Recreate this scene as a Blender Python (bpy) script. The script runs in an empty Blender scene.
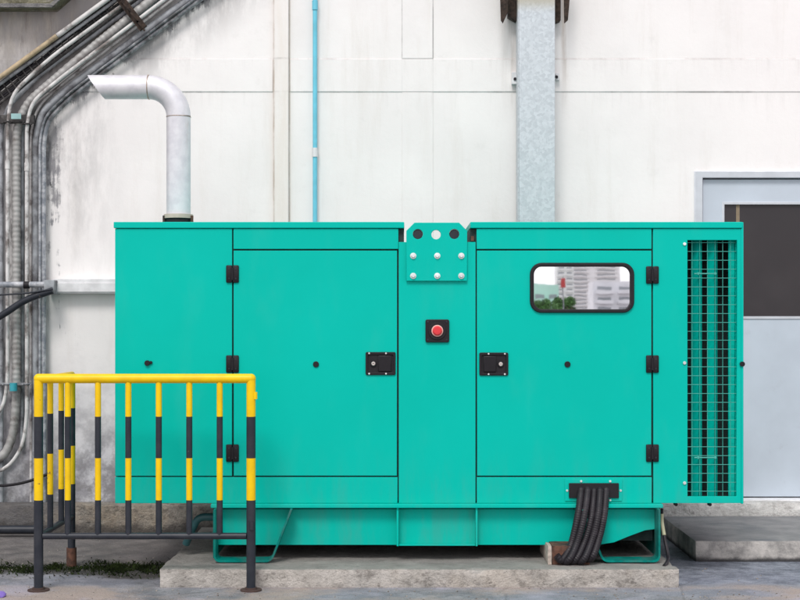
import bpy, bmesh, math, random
from mathutils import Vector, Matrix, noise
R = math.radians
random.seed(7)
S = bpy.context.scene
COL = S.collection

# ------------------------------------------------------------------ camera, sky, sun, exposure
DIST, EYE, F = 7.2, 1.32, 1400.0
cam_d = bpy.data.cameras.new('camera'); cam = bpy.data.objects.new('camera', cam_d); COL.objects.link(cam)
cam.location = (0, -DIST, EYE); cam.rotation_euler = (R(90), 0, 0)
cam_d.sensor_width = 36; cam_d.lens = 36*F/800; cam_d.shift_y = 22/800; cam_d.clip_end = 5000; cam_d.clip_start = .1
S.camera = cam
W_ = bpy.data.worlds.new('World'); S.world = W_; W_.use_nodes = True
nt = W_.node_tree; nt.nodes.clear()
sky = nt.nodes.new('ShaderNodeTexSky'); sky.sky_type = 'NISHITA'; sky.sun_disc = False
SUN_EL, SUN_AZ = 50, 192            # azimuth clockwise from +Y: behind the camera and a little to its left
sky.sun_elevation = R(SUN_EL); sky.sun_rotation = R(SUN_AZ)
sky.air_density = 1.0; sky.dust_density = 2.5; sky.ozone_density = .8
bg = nt.nodes.new('ShaderNodeBackground'); bg.inputs['Strength'].default_value = .12
wo = nt.nodes.new('ShaderNodeOutputWorld')
# thin bright overcast: broken white cloud mixed over the clear sky
tc = nt.nodes.new('ShaderNodeTexCoord'); cn = nt.nodes.new('ShaderNodeTexNoise'); cn.inputs['Scale'].default_value = 2.2; cn.inputs['Detail'].default_value = 6
mr = nt.nodes.new('ShaderNodeMapRange'); mr.inputs[1].default_value = .3; mr.inputs[2].default_value = .6; mr.inputs[3].default_value = .6; mr.inputs[4].default_value = .95
mx = nt.nodes.new('ShaderNodeMix'); mx.data_type = 'RGBA'; mx.inputs[7].default_value = (7.7, 7.42, 7.72, 1)
nt.links.new(tc.outputs['Generated'], cn.inputs[0]); nt.links.new(cn.outputs[0], mr.inputs[0]); nt.links.new(mr.outputs[0], mx.inputs[0])
nt.links.new(sky.outputs[0], mx.inputs[6]); nt.links.new(mx.outputs[2], bg.inputs[0]); nt.links.new(bg.outputs[0], wo.inputs[0])
sd = bpy.data.lights.new('sun', 'SUN'); sd.energy = 1.5; sd.angle = R(18); sd.color = (1, .965, .93)
so = bpy.data.objects.new('sun', sd); COL.objects.link(so)
az, el = R(SUN_AZ), R(SUN_EL)
d = -Vector((math.sin(az)*math.cos(el), math.cos(az)*math.cos(el), math.sin(el)))
so.rotation_euler = d.to_track_quat('-Z', 'Y').to_euler(); so.location = (0, -20, 30)
S.view_settings.view_transform = 'Standard'; S.view_settings.look = 'None'
S.view_settings.exposure = 0.39; S.view_settings.gamma = 1; S.view_settings.use_curve_mapping = False

# ------------------------------------------------------------------ measuring: photo pixels -> metres at a real depth
def P(px, py, y=0.0):
    k = (y+DIST)/F
    return Vector(((px-400)*k, y, EYE-(py-322)*k))
def X(px, y=0.0): return (px-400)*(y+DIST)/F
def Z(py, y=0.0): return EYE-(py-322)*(y+DIST)/F

# ------------------------------------------------------------------ material helpers
class NT:
    def __init__(s, name):
        s.m = bpy.data.materials.new(name); s.m.use_nodes = True
        s.t = s.m.node_tree; s.b = s.t.nodes['Principled BSDF']; s.geo = s.t.nodes.new('ShaderNodeNewGeometry')
        s.sep = s.t.nodes.new('ShaderNodeSeparateXYZ'); s.link(s.geo.outputs['Position'], s.sep.inputs[0])
        s.x, s.y, s.z = s.sep.outputs
        s.tc = s.t.nodes.new('ShaderNodeTexCoord').outputs['Object']
    def link(s, a, b): s.t.links.new(a, b)
    def put(s, v, sock):
        if hasattr(v, 'is_output'): s.link(v, sock)
        else: sock.default_value = v
    def M(s, op, a, b=0.0, c=0.0, clamp=False):
        n = s.t.nodes.new('ShaderNodeMath'); n.operation = op; n.use_clamp = clamp
        s.put(a, n.inputs[0]); s.put(b, n.inputs[1]); s.put(c, n.inputs[2]); return n.outputs[0]
    def ramp(s, v, a, b, lo=0.0, hi=1.0):
        n = s.t.nodes.new('ShaderNodeMapRange'); n.interpolation_type = 'SMOOTHSTEP'; n.clamp = True
        s.put(v, n.inputs[0]); s.put(a, n.inputs[1]); s.put(b, n.inputs[2]); s.put(lo, n.inputs[3]); s.put(hi, n.inputs[4])
        return n.outputs[0]
    def noise(s, scale, detail=4, rough=.55, stretch=(1,1,1), off=(0,0,0), obj=False, dist=0.0):
        mp = s.t.nodes.new('ShaderNodeMapping'); s.link(s.tc if obj else s.geo.outputs['Position'], mp.inputs[0])
        mp.inputs['Scale'].default_value = stretch; mp.inputs['Location'].default_value = off
        n = s.t.nodes.new('ShaderNodeTexNoise'); s.link(mp.outputs[0], n.inputs[0])
        n.inputs['Scale'].default_value = scale; n.inputs['Detail'].default_value = detail
        n.inputs['Roughness'].default_value = rough; n.inputs['Distortion'].default_value = dist
        return n.outputs[0]
    def voro(s, scale, stretch=(1,1,1), feature='F1', out='Distance'):
        mp = s.t.nodes.new('ShaderNodeMapping'); s.link(s.geo.outputs['Position'], mp.inputs[0])
        mp.inputs['Scale'].default_value = stretch
        n = s.t.nodes.new('ShaderNodeTexVoronoi'); n.feature = feature; s.link(mp.outputs[0], n.inputs[0])
        n.inputs['Scale'].default_value = scale; return n.outputs[out]
    def mix(s, f, a, b, mode='MIX'):
        n = s.t.nodes.new('ShaderNodeMix'); n.data_type = 'RGBA'; n.blend_type = mode
        s.put(f, n.inputs[0])
        for v, i in ((a, 6), (b, 7)):
            if isinstance(v, tuple) and len(v) == 3: v = v+(1,)
            s.put(v, n.inputs[i])
        return n.outputs[2]
    def bump(s, h, strength=.3, dist=.01, prev=None):
        n = s.t.nodes.new('ShaderNodeBump'); n.inputs['Strength'].default_value = strength
        n.inputs['Distance'].default_value = dist; s.link(h, n.inputs['Height'])
        if prev is not None: s.link(prev, n.inputs['Normal'])
        s.link(n.outputs[0], s.b.inputs['Normal']); return n.outputs[0]
    def out(s, color=None, rough=None, metal=None, spec=None):
        if color is not None:
            if isinstance(color, tuple) and len(color) == 3: color = color+(1,)
            s.put(color, s.b.inputs['Base Color'])
        if rough is not None: s.put(rough, s.b.inputs['Roughness'])
        if metal is not None: s.put(metal, s.b.inputs['Metallic'])
        if spec is not None: s.put(spec, s.b.inputs['Specular IOR Level'])
        return s.m

def plain(name, c, rough=.5, metal=0.0, var=.12, sc=14, spec=.5, dirt=None, da=.55, db=.75):
    n = NT(name); f = n.noise(sc, 5)
    k = n.ramp(f, .3, .7, 1-var, 1+var)
    cc = n.t.nodes.new('ShaderNodeVectorMath'); cc.operation = 'SCALE'; cc.inputs[0].default_value = c
    n.link(k, cc.inputs['Scale'])
    col = cc.outputs[0]
    if dirt:
        col = n.mix(n.ramp(n.noise(9, 6, .65, off=(3,1,7)), da, db), col, dirt)
    r = n.ramp(n.noise(sc*2.3, 4, off=(5,2,1)), .3, .7, rough-.07, rough+.09)
    return n.out(col, r, metal, spec)

# teal paint with a thin film of dust and a few run marks
def teal_mat(name='teal_paint', grime_shade=.22):
    n = NT(name)
    base = n.mix(n.ramp(n.noise(1.6, 3), .3, .7), (.0003,.448,.365), (.0004,.472,.388))
    dust = n.M('MULTIPLY', n.ramp(n.noise(5, 6, .6, (1,1,.35)), .5, .85), .06)
    col = n.mix(dust, base, (.22,.44,.40))
    if grime_shade > .3: col = n.mix(n.ramp(n.noise(14, 6, .7), .3, .7, .55, .9), col, (.002,.085,.078))  # darker copy for feet and leg plates: shade under the set painted in
    low = n.M('MULTIPLY', n.ramp(n.z, .75, .3), n.ramp(n.noise(9, 6, .7, (1,1,.2)), .42, .72, 0, grime_shade))
    col = n.mix(low, col, (.07,.15,.14) if grime_shade > .3 else (.10,.22,.19))
    r = n.ramp(n.noise(4, 5, .6), .3, .7, .33, .46)
    n.bump(n.noise(3.0, 2, .4), .10, .02)
    return n.out(col, r, 0, .08)
M = {}
M['teal'] = teal_mat(); M['tealdirtyshade'] = teal_mat('grimy_shaded_teal_paint', .85)
M['core'] = plain('dark_inner_steel', (.012,.03,.03), .7)
M['black'] = plain('black_plastic', (.009,.008,.011), .42, spec=.3)
M['rubber'] = plain('black_rubber', (.011,.010,.013), .6, spec=.3)
M['bolt'] = plain('bright_zinc_bolt', (.78,.80,.80), .3, .6)
M['chrome'] = plain('lock_metal', (.75,.70,.66), .25, 1)
M['wire'] = plain('galvanised_mesh_wire', (.05,.36,.30), .5, .05)
M['red'] = plain('red_button_plastic', (.62,.03,.04), .35)
M['redring'] = plain('pale_button_ring', (.75,.42,.38), .4)
def enamel(name, c, dull, chip):
    n = NT(name)
    col = n.mix(n.ramp(n.noise(12, 6, .6), .35, .7), c, dull)
    m = n.ramp(n.M('ADD', n.M('MULTIPLY', n.noise(55, 5, .7), .6), n.M('MULTIPLY', n.noise(7, 3), .4)), .645, .66)
    col = n.mix(m, col, chip)
    n.bump(n.M('MULTIPLY', m, -1.0), .5, .002)
    return n.out(col, n.M('ADD', n.M('MULTIPLY', m, .35), .4), 0, .3)
M['yellow'] = enamel('yellow_enamel', (.83,.55,.002), (.74,.47,.004), (.22,.10,.03))
M['charcoal'] = enamel('charcoal_enamel', (.018,.022,.031), (.030,.034,.043), (.16,.12,.10))
M['rustfoot'] = plain('rusty_flange', (.06,.035,.03), .8)
M['rust'] = plain('rusty_steel', (.10,.045,.028), .85, var=.5, sc=30, dirt=(.02,.015,.015), da=.45, db=.7)
M['pale_chip'] = plain('pale_mortar', (.42,.36,.31), .9, var=.3, sc=40)
M['silver'] = None
def silver():
    n = NT('silver_painted_pipe')
    seam = n.noise(18, 6, .6)
    c = n.mix(n.ramp(seam, .35, .7), (.70,.70,.73), (.60,.60,.64))
    c = n.mix(n.M('MULTIPLY', n.ramp(n.noise(7, 6, .7, (1,1,.3)), .58, .8), .5), c, (.40,.33,.27))
    return n.out(c, .42, .25)
M['silver'] = silver()
M['weld'] = plain('weld_bead', (.38,.30,.24), .6, .4, var=.4, sc=60)
M['whitepvc'] = plain('white_conduit', (.60,.595,.585), .55, dirt=(.16,.14,.13), da=.44, db=.66)
M['greypvc'] = plain('grey_conduit', (.30,.32,.34), .55, dirt=(.10,.10,.11), da=.45, db=.7, var=.25)
M['bluegrey0'] = plain('blue_grey_conduit', (.14,.17,.21), .5, .3, dirt=(.45,.46,.50), da=.5, db=.72, var=.3)
M['flex'] = plain('flexible_conduit', (.36,.36,.35), .55, .2, dirt=(.14,.12,.11), da=.48, db=.75)
M['brass'] = plain('yellowed_conduit', (.44,.35,.22), .6, dirt=(.14,.11,.08), da=.46, db=.7)
def bluegrey(name='blue_grey_conduit'):
    n = NT(name)
    c = n.mix(n.ramp(n.noise(16, 6, .7), .40, .66), (.20,.22,.25), (.50,.51,.53))
    soot = n.M('MULTIPLY', n.ramp(n.z, Z(150,1.64), Z(118,1.64)), n.ramp(n.noise(14, 6, .7, off=(2,2,2)), .36, .58, 1.0, .35))
    return n.out(n.mix(soot, c, (.06,.06,.062)), .55, .1)
M['bluegrey'] = bluegrey()
M['rustdark'] = plain('blackened_rusty_steel', (.035,.022,.016), .9, var=.6, sc=40, dirt=(.30,.28,.25), da=.62, db=.78)
M['darktray'] = plain('sooty_tray', (.035,.033,.033), .8, var=.5, sc=40, dirt=(.20,.19,.18), da=.55, db=.8)
M['trunk'] = plain('pale_trunking', (.68,.68,.69), .5, dirt=(.45,.44,.43), da=.6, db=.9)
M['bluepipe'] = plain('sky_blue_pipe', (.14,.52,.66), .35, var=.08)
M['tealtag'] = plain('pale_teal_tag', (.25,.42,.42), .5)
M['tealfit'] = plain('teal_fitting', (.03,.30,.36), .4)
M['doorgrey'] = plain('blue_grey_door_paint', (.50,.56,.63), .42, var=.05, sc=3, dirt=(.42,.46,.52), da=.6, db=.85)
M['doorframe'] = plain('pale_aluminium_frame', (.55,.58,.62), .4, .2, var=.06)
M['sill'] = plain('white_door_sill', (.72,.72,.74), .6)
M['lockyellow'] = plain('yellow_green_sleeve', (.42,.42,.28), .6)
M['cable'] = plain('dark_corrugated_cable', (.013,.011,.015), .5, dirt=(.05,.042,.05), da=.5, db=.8, spec=.35)
M['purple'] = plain('purple_plastic_scrap', (.24,.16,.55), .4)
M['redsign'] = plain('red_sign', (.5,.03,.03), .5)
def glassdark():
    n = NT('dark_door_glass')
    f = n.noise(2.2, 3)
    c = n.mix(n.ramp(f, .35, .65), (.032,.028,.031), (.040,.035,.038))
    return n.out(c, .08, 0, .3)
M['glassdark'] = glassdark()
def mirrorglass():
    n = NT('reflective_window_film')
    n.bump(n.noise(6, 2, .4), .008, .01)
    return n.out((.96,.98,1.0), .015, 1.0)
M['mirror'] = mirrorglass()
def galv():
    n = NT('spangled_galvanised_steel')
    v = n.voro(62, (1,1,1), 'F1', 'Color')
    s1 = n.t.nodes.new('ShaderNodeSeparateColor'); n.link(v, s1.inputs[0])
    f = n.M('ADD', n.M('MULTIPLY', s1.outputs[0], .5), n.M('MULTIPLY', n.noise(34, 5, .7, dist=1.2), .7))
    c = n.mix(n.ramp(f, .25, .95), (.47,.51,.54), (.59,.64,.67))
    n.b.inputs['Anisotropic'].default_value = 0
    top = n.M('MULTIPLY', n.ramp(n.z, Z(14,1.45), Z(-2,1.45)), .8)
    c = n.mix(top, c, (.40,.37,.28))
    return n.out(c, n.ramp(f, .3, .9, .55, .4), .45)
M['galv'] = galv()
def concrete(name, a, b, stain=(.08,.075,.07), st=.5, sc=6, warm=None, top=None, dark_edges=False):
    n = NT(name)
    c = n.mix(n.ramp(n.noise(sc, 7, .62), .32, .68), a, b)
    c = n.mix(n.ramp(n.noise(sc*.6, 8, .7, off=(9,3,2)), .5, .72, 0, st), c, stain)
    if warm: c = n.mix(n.ramp(n.noise(2.3, 6, .65, off=(4,8,1)), .48, .68, 0, .7), c, warm)
    g2 = n.noise(120, 3, .8, off=(2,2,2)); c = n.mix(n.ramp(g2, .50, .62, 0, .22), c, stain); c = n.mix(n.ramp(g2, .44, .34, 0, .2), c, (.55,.53,.50))
    c = n.mix(n.M('MULTIPLY', n.ramp(n.noise(16, 7, .75, (1,1,1.6), off=(6,6,2)), .50, .64), .55), c, stain); c = n.mix(n.ramp(n.noise(5, 6, .7, (.4,1,2), off=(3,1,9)), .52, .68, 0, .5), c, (.56,.53,.49))
    pit = n.voro(55)
    c = n.mix(n.M('MULTIPLY', n.ramp(pit, .16, .05), n.ramp(n.noise(11, 3), .45, .6, 0, .6)), c, stain)
    if dark_edges:    # darker towards the pipes, along the foot and in blotches
        edge = n.M('ADD', n.x, n.M('MULTIPLY', n.M('SUBTRACT', n.noise(6, 6, .7, off=(5,5,5)), .5), .5))
        c = n.mix(n.ramp(edge, -2.05, -2.2, 0, .75), c, (.085,.085,.095))
        foot_ = n.M('ADD', n.z, n.M('MULTIPLY', n.M('SUBTRACT', n.noise(8, 6, .7, off=(1,5,5)), .5), .16))
        c = n.mix(n.ramp(foot_, .085, .03, 0, .8), c, (.055,.05,.048))
        c = n.mix(n.ramp(n.noise(10, 7, .72, (1,1,1.5), off=(9,1,4)), .54, .64, 0, .7), c, (.08,.072,.065))
    if top:      # tread dirt lies on the upper face only
        nz = n.t.nodes.new('ShaderNodeSeparateXYZ'); n.link(n.geo.outputs['True Normal'], nz.inputs[0])
        tcol = n.mix(n.ramp(n.noise(4, 7, .7, off=(3,8,8)), .35, .65), top, tuple(v*1.5 for v in top))
        c = n.mix(n.ramp(nz.outputs[2], .4, .8, 0, .8), c, tcol)
    h = n.M('ADD', n.noise(60, 6, .7), n.M('MULTIPLY', n.noise(12, 5, .6), 1.5))
    n.bump(h, .8, .015)
    return n.out(c, .88, 0, .3)
M['slab'] = concrete('weathered_slab_concrete', (.56,.53,.49), (.36,.34,.31), (.09,.08,.07), .7, 9, (.50,.45,.39), top=(.19,.185,.175))
M['plinthc'] = concrete('stained_plinth_concrete', (.36,.33,.29), (.17,.155,.14), (.05,.045,.04), .7, 5, (.33,.27,.2), dark_edges=True)
M['stepc'] = concrete('rough_step_concrete', (.23,.225,.22), (.15,.148,.15), (.06,.06,.065), .6, 8)
M['lintelc'] = concrete('mossy_lintel_concrete', (.26,.25,.17), (.17,.16,.11), (.05,.05,.03), .6, 8)
def steptop():
    n = NT('step_concrete')
    c0 = n.mix(n.ramp(n.noise(5, 7, .62), .32, .68), (.19,.192,.20), (.27,.268,.27))
    c0 = n.mix(n.ramp(n.noise(2.5, 6, .6, (1,2,1), off=(3,3,3)), .5, .7, 0, .5), c0, (.12,.13,.15))
    n.bump(n.M('ADD', n.noise(60, 6, .7), n.noise(14, 5, .6)), .5, .012)
    side = n.noise(9, 7, .7, off=(1,7,4))
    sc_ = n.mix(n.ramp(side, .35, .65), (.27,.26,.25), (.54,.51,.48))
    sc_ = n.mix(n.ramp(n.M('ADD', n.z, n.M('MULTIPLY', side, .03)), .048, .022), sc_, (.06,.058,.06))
    sc_ = n.mix(n.ramp(n.x, 1.63, 1.60), sc_, (.025,.025,.028))  # left face: its shade and dirt both darkened into the colour
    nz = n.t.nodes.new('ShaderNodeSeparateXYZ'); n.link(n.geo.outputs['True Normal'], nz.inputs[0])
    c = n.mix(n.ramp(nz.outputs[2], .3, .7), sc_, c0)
    return n.out(c, .85, 0, .3)
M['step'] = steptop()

def wallmat():
    n = NT('weathered_white_plaster')
    k = F/8.9
    u = n.M('ADD', n.M('MULTIPLY', n.x, k), 400.0)
    v = n.M('SUBTRACT', 322+EYE*k, n.M('MULTIPLY', n.z, k))
    big = n.noise(1.1, 6, .6); fine = n.noise(9, 7, .65); streak = n.noise(7, 7, .7, (1,1,.12)); streak2 = n.noise(22, 6, .7, (1,1,.07), off=(4,0,2))
    c = n.mix(n.ramp(big, .35, .65), (.835,.812,.800), (.775,.750,.740))
    c = n.mix(n.ramp(streak, .48, .75, 0, .4), c, (.66,.62,.58))
    c = n.mix(n.ramp(fine, .58, .8, 0, .3), c, (.62,.60,.58))
    # warm wash on and round the pilaster
    wp = n.M('MULTIPLY', n.ramp(n.M('ABSOLUTE', n.M('SUBTRACT', u, 281.0)), 14, 4), n.ramp(streak, .35, .6, .15, .5))
    c = n.mix(wp, c, (.72,.65,.58))
    for ux, w_, st_, top in ((274.0, 1.6, .65, 0), (289.5, 1.2, .5, 0), (402.0, .9, .6, 1), (433.0, .9, .6, 1)):
        ln = n.ramp(n.M('ABSOLUTE', n.M('SUBTRACT', u, ux)), w_, w_*.3)
        if top: ln = n.M('MULTIPLY', ln, n.ramp(v, 62, 57, .18, 1))
        ln = n.M('MULTIPLY', ln, n.ramp(n.noise(2.5, 7, .7, off=(ux,1,1)), .38, .58, .15, st_))
        c = n.mix(ln, c, (.38,.30,.23) if not top else (.26,.25,.25))
    # joint dirt in broken lines at the beam edges
    for vv, off in ((59.0, 0), (92.0, 5)):
        line = n.ramp(n.M('ABSOLUTE', n.M('SUBTRACT', v, vv)), 1.5, .5)
        br = n.ramp(n.noise(1.4, 7, .78, (1,1,1), off=(off, 2, 1)), .42, .64, .05, .45)
        c = n.mix(n.M('MULTIPLY', line, br), c, (.27,.245,.235))
        drip = n.M('MULTIPLY', n.ramp(v, vv+26, vv), n.M('GREATER_THAN', v, vv))
        c = n.mix(n.M('MULTIPLY', drip, n.ramp(streak2, .5, .72, 0, .22)), c, (.5,.48,.46))
    # the grimy corner: left of a ragged edge that follows the conduits
    ub = n.M('MAXIMUM', 47.0, n.M('SUBTRACT', 200.0, n.M('MULTIPLY', v, 1.37)))
    du = n.M('SUBTRACT', u, ub)
    du2 = n.M('ADD', du, n.M('MULTIPLY', n.M('SUBTRACT', streak, .5), 9.0))
    G = n.ramp(du2, 6, -6)
    gc = n.mix(n.ramp(n.noise(8, 8, .7, (1,1,.35), off=(2,5,9)), .35, .65), (.24,.235,.23), (.56,.555,.55))
    gc = n.mix(n.ramp(n.noise(24, 7, .75, (1,1,.25), off=(5,5,9)), .50, .62, 0, .85), gc, (.10,.098,.10))
    up = n.ramp(v, 90, 20)
    gc = n.mix(n.M('MULTIPLY', up, .75), gc, n.mix(n.ramp(n.noise(10, 7, .7, (1,1,.15)), .4, .65), (.46,.42,.36), (.24,.205,.175)))
    pale = n.M('MULTIPLY', n.M('MULTIPLY', n.ramp(du2, -36, -27), n.ramp(du2, -8, -15)), n.ramp(v, 118, 96))
    gc = n.mix(n.M('MULTIPLY', pale, .85), gc, (.66,.65,.64))
    c = n.mix(n.M('MULTIPLY', G, .92), c, gc)
    sp = n.M('MULTIPLY', n.M('MULTIPLY', n.ramp(n.M('ABSOLUTE', n.M('SUBTRACT', u, 32.0)), 9, 3), n.ramp(v, 175, 130)), n.ramp(v, 100, 118))
    c = n.mix(n.M('MULTIPLY', sp, n.ramp(streak2, .3, .5, .3, .95)), c, (.03,.03,.032))
    # soot right beside the last conduit, thinning out to the right
    near = n.M('MULTIPLY', n.M('MULTIPLY', n.ramp(du, 30, 0), n.ramp(du, -14, -5)), n.ramp(v, 330, 110))
    sv = n.M('ADD', n.M('ADD', n.M('MULTIPLY', streak2, .6), n.M('MULTIPLY', fine, .4)), n.M('MULTIPLY', near, .19))
    c = n.mix(n.M('MULTIPLY', n.ramp(sv, .60, .68, 0, .85), n.ramp(du, 36, 26)), c, (.15,.15,.17))
    c = n.mix(n.M('MULTIPLY', n.ramp(n.M('ADD', n.noise(30, 7, .75, (1,1,.5), off=(8,1,3)), n.M('MULTIPLY', near, .18)), .69, .76, 0, .9), n.ramp(du, 36, 26)), c, (.05,.05,.055))
    spread = n.M('MULTIPLY', n.ramp(du, 95, 0), n.ramp(v, 360, 120))
    c = n.mix(n.M('MULTIPLY', spread, n.ramp(n.noise(5, 7, .68, (1,1,.3), off=(7,7,1)), .40, .60, 0, .85)), c, (.38,.37,.37))
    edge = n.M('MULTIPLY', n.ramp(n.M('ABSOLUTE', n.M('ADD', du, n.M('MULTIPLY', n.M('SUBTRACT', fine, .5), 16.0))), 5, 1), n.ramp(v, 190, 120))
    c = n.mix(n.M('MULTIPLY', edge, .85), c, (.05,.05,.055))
    # damp grey patches low on the left, rising from the plinth
    low = n.M('MULTIPLY', n.ramp(n.M('ADD', v, n.M('MULTIPLY', n.noise(3, 6, .65), 150.0)), 410, 560), n.ramp(u, 420, 110))
    c = n.mix(n.M('MULTIPLY', low, .85), c, n.mix(n.ramp(fine, .38, .62), (.50,.50,.53), (.22,.22,.25)))
    lowd = n.M('MULTIPLY', n.ramp(v, 400, 490), n.ramp(n.noise(7, 8, .74, off=(1,9,3)), .42, .56, 0, .9))
    c = n.mix(n.M('MULTIPLY', lowd, .8), c, (.19,.185,.19))
    # rust brown run-off under the duct brackets
    for ux, w in ((509.0, 9.0), (565.0, 6.0)):
        m1 = n.M('MULTIPLY', n.ramp(n.M('ABSOLUTE', n.M('SUBTRACT', u, ux)), w, w*.2), n.ramp(v, 130, 10))
        c = n.mix(n.M('MULTIPLY', m1, n.ramp(streak2, .35, .65, .05, .75)), c, (.42,.35,.30))
    n.bump(n.M('ADD', n.noise(40, 6, .65), n.M('MULTIPLY', n.noise(5, 4), 1.0)), .12, .008)
    return n.out(c, .85, 0, .25)
M['wall'] = wallmat()

def groundmat():
    n = NT('worn_concrete_ground')
    a = n.noise(2.1, 8, .65); b = n.noise(7, 8, .7, off=(3,3,0)); f = n.noise(28, 6, .7)
    c = n.mix(n.ramp(a, .35, .65), (.12,.127,.145), (.235,.24,.26))
    c = n.mix(n.ramp(b, .42, .68, 0, .75), c, (.34,.335,.36))
    c = n.mix(n.ramp(f, .48, .7, 0, .65), c, (.11,.11,.125))
    wob = n.M('MULTIPLY', n.M('SUBTRACT', n.noise(3.5, 6, .6, off=(1,1,0)), .5), .35)
    yy = n.M('ADD', n.y, wob)
    # bluish damp strip between the slab, the step and the apron
    blue = n.M('MULTIPLY', n.ramp(yy, -.22, -.10), n.ramp(n.x, 1.0, 1.3))
    c = n.mix(n.M('MULTIPLY', blue, .85), c, n.mix(n.ramp(n.M('ADD', n.M('MULTIPLY', b, .6), n.M('MULTIPLY', n.noise(22, 6, .75, (.5,1,1), off=(0,4,0)), .4)), .38, .60), (.075,.09,.125), (.27,.30,.36)))
    tint = n.M('MULTIPLY', n.ramp(n.noise(1.3, 5, .6, off=(20,3,0)), .45, .6), .35); c = n.mix(tint, c, (.24,.26,.33))
    warm = n.M('MULTIPLY', n.ramp(yy, -.15, -.30), n.ramp(n.noise(1.6, 6, .65, off=(6,2,0)), .38, .56))
    c = n.mix(n.M('MULTIPLY', warm, .85), c, (.37,.30,.26))
    lil = n.M('MULTIPLY', n.ramp(yy, -.12, -.3), n.ramp(n.noise(2.6, 6, .6, off=(1,12,0)), .50, .66))
    c = n.mix(n.M('MULTIPLY', lil, .7), c, (.36,.35,.42))
    # soil-filled joint and the dusty strip behind it, left of the slab
    left = n.ramp(n.x, -.6, -1.0)
    soil = n.M('MULTIPLY', n.ramp(n.M('ADD', yy, n.M('MULTIPLY', n.ramp(n.x, -1.3, -1.75), -.13)), -.05, .03), left)
    soil = n.M('MULTIPLY', soil, n.ramp(yy, .62, .42))
    c = n.mix(n.M('MULTIPLY', soil, .92), c, (.028,.026,.021))
    backs = n.M('MULTIPLY', n.ramp(yy, .40, .5), left)
    c = n.mix(n.M('MULTIPLY', backs, .85), c, n.mix(n.ramp(b, .3, .7), (.07,.062,.058), (.17,.15,.138)))
    # soot right behind under the set
    cr = n.voro(1.15, (1,1,1), 'DISTANCE_TO_EDGE')
    crk = n.M('MULTIPLY', n.ramp(n.M('ADD', cr, n.M('MULTIPLY', n.M('SUBTRACT', f, .5), .03)), .010, .003), n.ramp(a, .42, .55))
    c = n.mix(n.M('MULTIPLY', crk, .28), c, (.05,.05,.052))
    g2 = n.noise(130, 3, .8); c = n.mix(n.ramp(g2, .52, .62, 0, .5), c, (.07,.07,.075)); c = n.mix(n.ramp(g2, .44, .34, 0, .4), c, (.45,.45,.45))
    h = n.M('ADD', n.M('MULTIPLY', n.noise(70, 5, .7), .6), n.M('MULTIPLY', n.noise(12, 6, .6), 1.6))
    n.bump(h, .5, .015)
    return n.out(c, n.ramp(b, .3, .7, .6, .85), 0, .35)
M['ground'] = groundmat()

# ------------------------------------------------------------------ object helpers
def link(name, me, mat, parent=None):
    if mat is not None: me.materials.append(mat)
    o = bpy.data.objects.new(name, me); COL.objects.link(o)
    if parent is not None:
        o.parent = parent
        w = parent_world(parent); o.matrix_parent_inverse = w.inverted()
    return o
def parent_world(o):
    m = Matrix.Translation(o.location) @ o.rotation_euler.to_matrix().to_4x4()
    if o.parent: m = parent_world(o.parent) @ o.matrix_parent_inverse @ m
    return m
def tag(o, label=None, cat=None, group=None, kind=None):
    if label: o['label'] = label
    if cat: o['category'] = cat
    if group: o['group'] = group
    if kind: o['kind'] = kind
    return o
def empty(name, loc, label, cat, group=None):
    o = bpy.data.objects.new(name, None); COL.objects.link(o); o.location = loc; o.empty_display_size = .1
    return tag(o, label, cat, group)
def bm_obj(name, bm, mat, parent=None, smooth=None):
    me = bpy.data.meshes.new(name)
    bmesh.ops.recalc_face_normals(bm, faces=bm.faces)
    bm.to_mesh(me); bm.free()
    if smooth is not None:
        for p in me.polygons: p.use_smooth = True
        me.set_sharp_from_angle(angle=R(smooth))
    return link(name, me, mat, parent)
def add_box(bm, x0, x1, y0, y1, z0, z1, bev=0.0, seg=2):
    b2 = bmesh.new()
    m = Matrix.Translation(((x0+x1)/2, (y0+y1)/2, (z0+z1)/2)) @ Matrix.Diagonal((abs(x1-x0), abs(y1-y0), abs(z1-z0), 1))
    bmesh.ops.create_cube(b2, size=1, matrix=m)
    if bev: bmesh.ops.bevel(b2, geom=b2.edges[:], offset=bev, segments=seg, affect='EDGES', profile=.5)
    merge(bm, b2)
def merge(bm, b2):
    t = bpy.data.meshes.new('tmp'); b2.to_mesh(t); b2.free(); bm.from_mesh(t); bpy.data.meshes.remove(t)
def box(name, mat, parent, x0, x1, y0, y1, z0, z1, bev=0.0):
    bm = bmesh.new(); add_box(bm, x0, x1, y0, y1, z0, z1, bev); o = bm_obj(name, bm, mat, parent, 40 if bev else None)
    for p in o.data.polygons:
        if max(abs(c) for c in p.normal) > .999: p.use_smooth = False
    return o
def pbox(name, mat, parent, px0, px1, py0, py1, yf, yb, bev=.002):
    "a box whose front face spans these photo pixels at depth yf"
    return box(name, mat, parent, X(px0,yf), X(px1,yf), yf, yb, Z(py1,yf), Z(py0,yf), bev)
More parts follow.
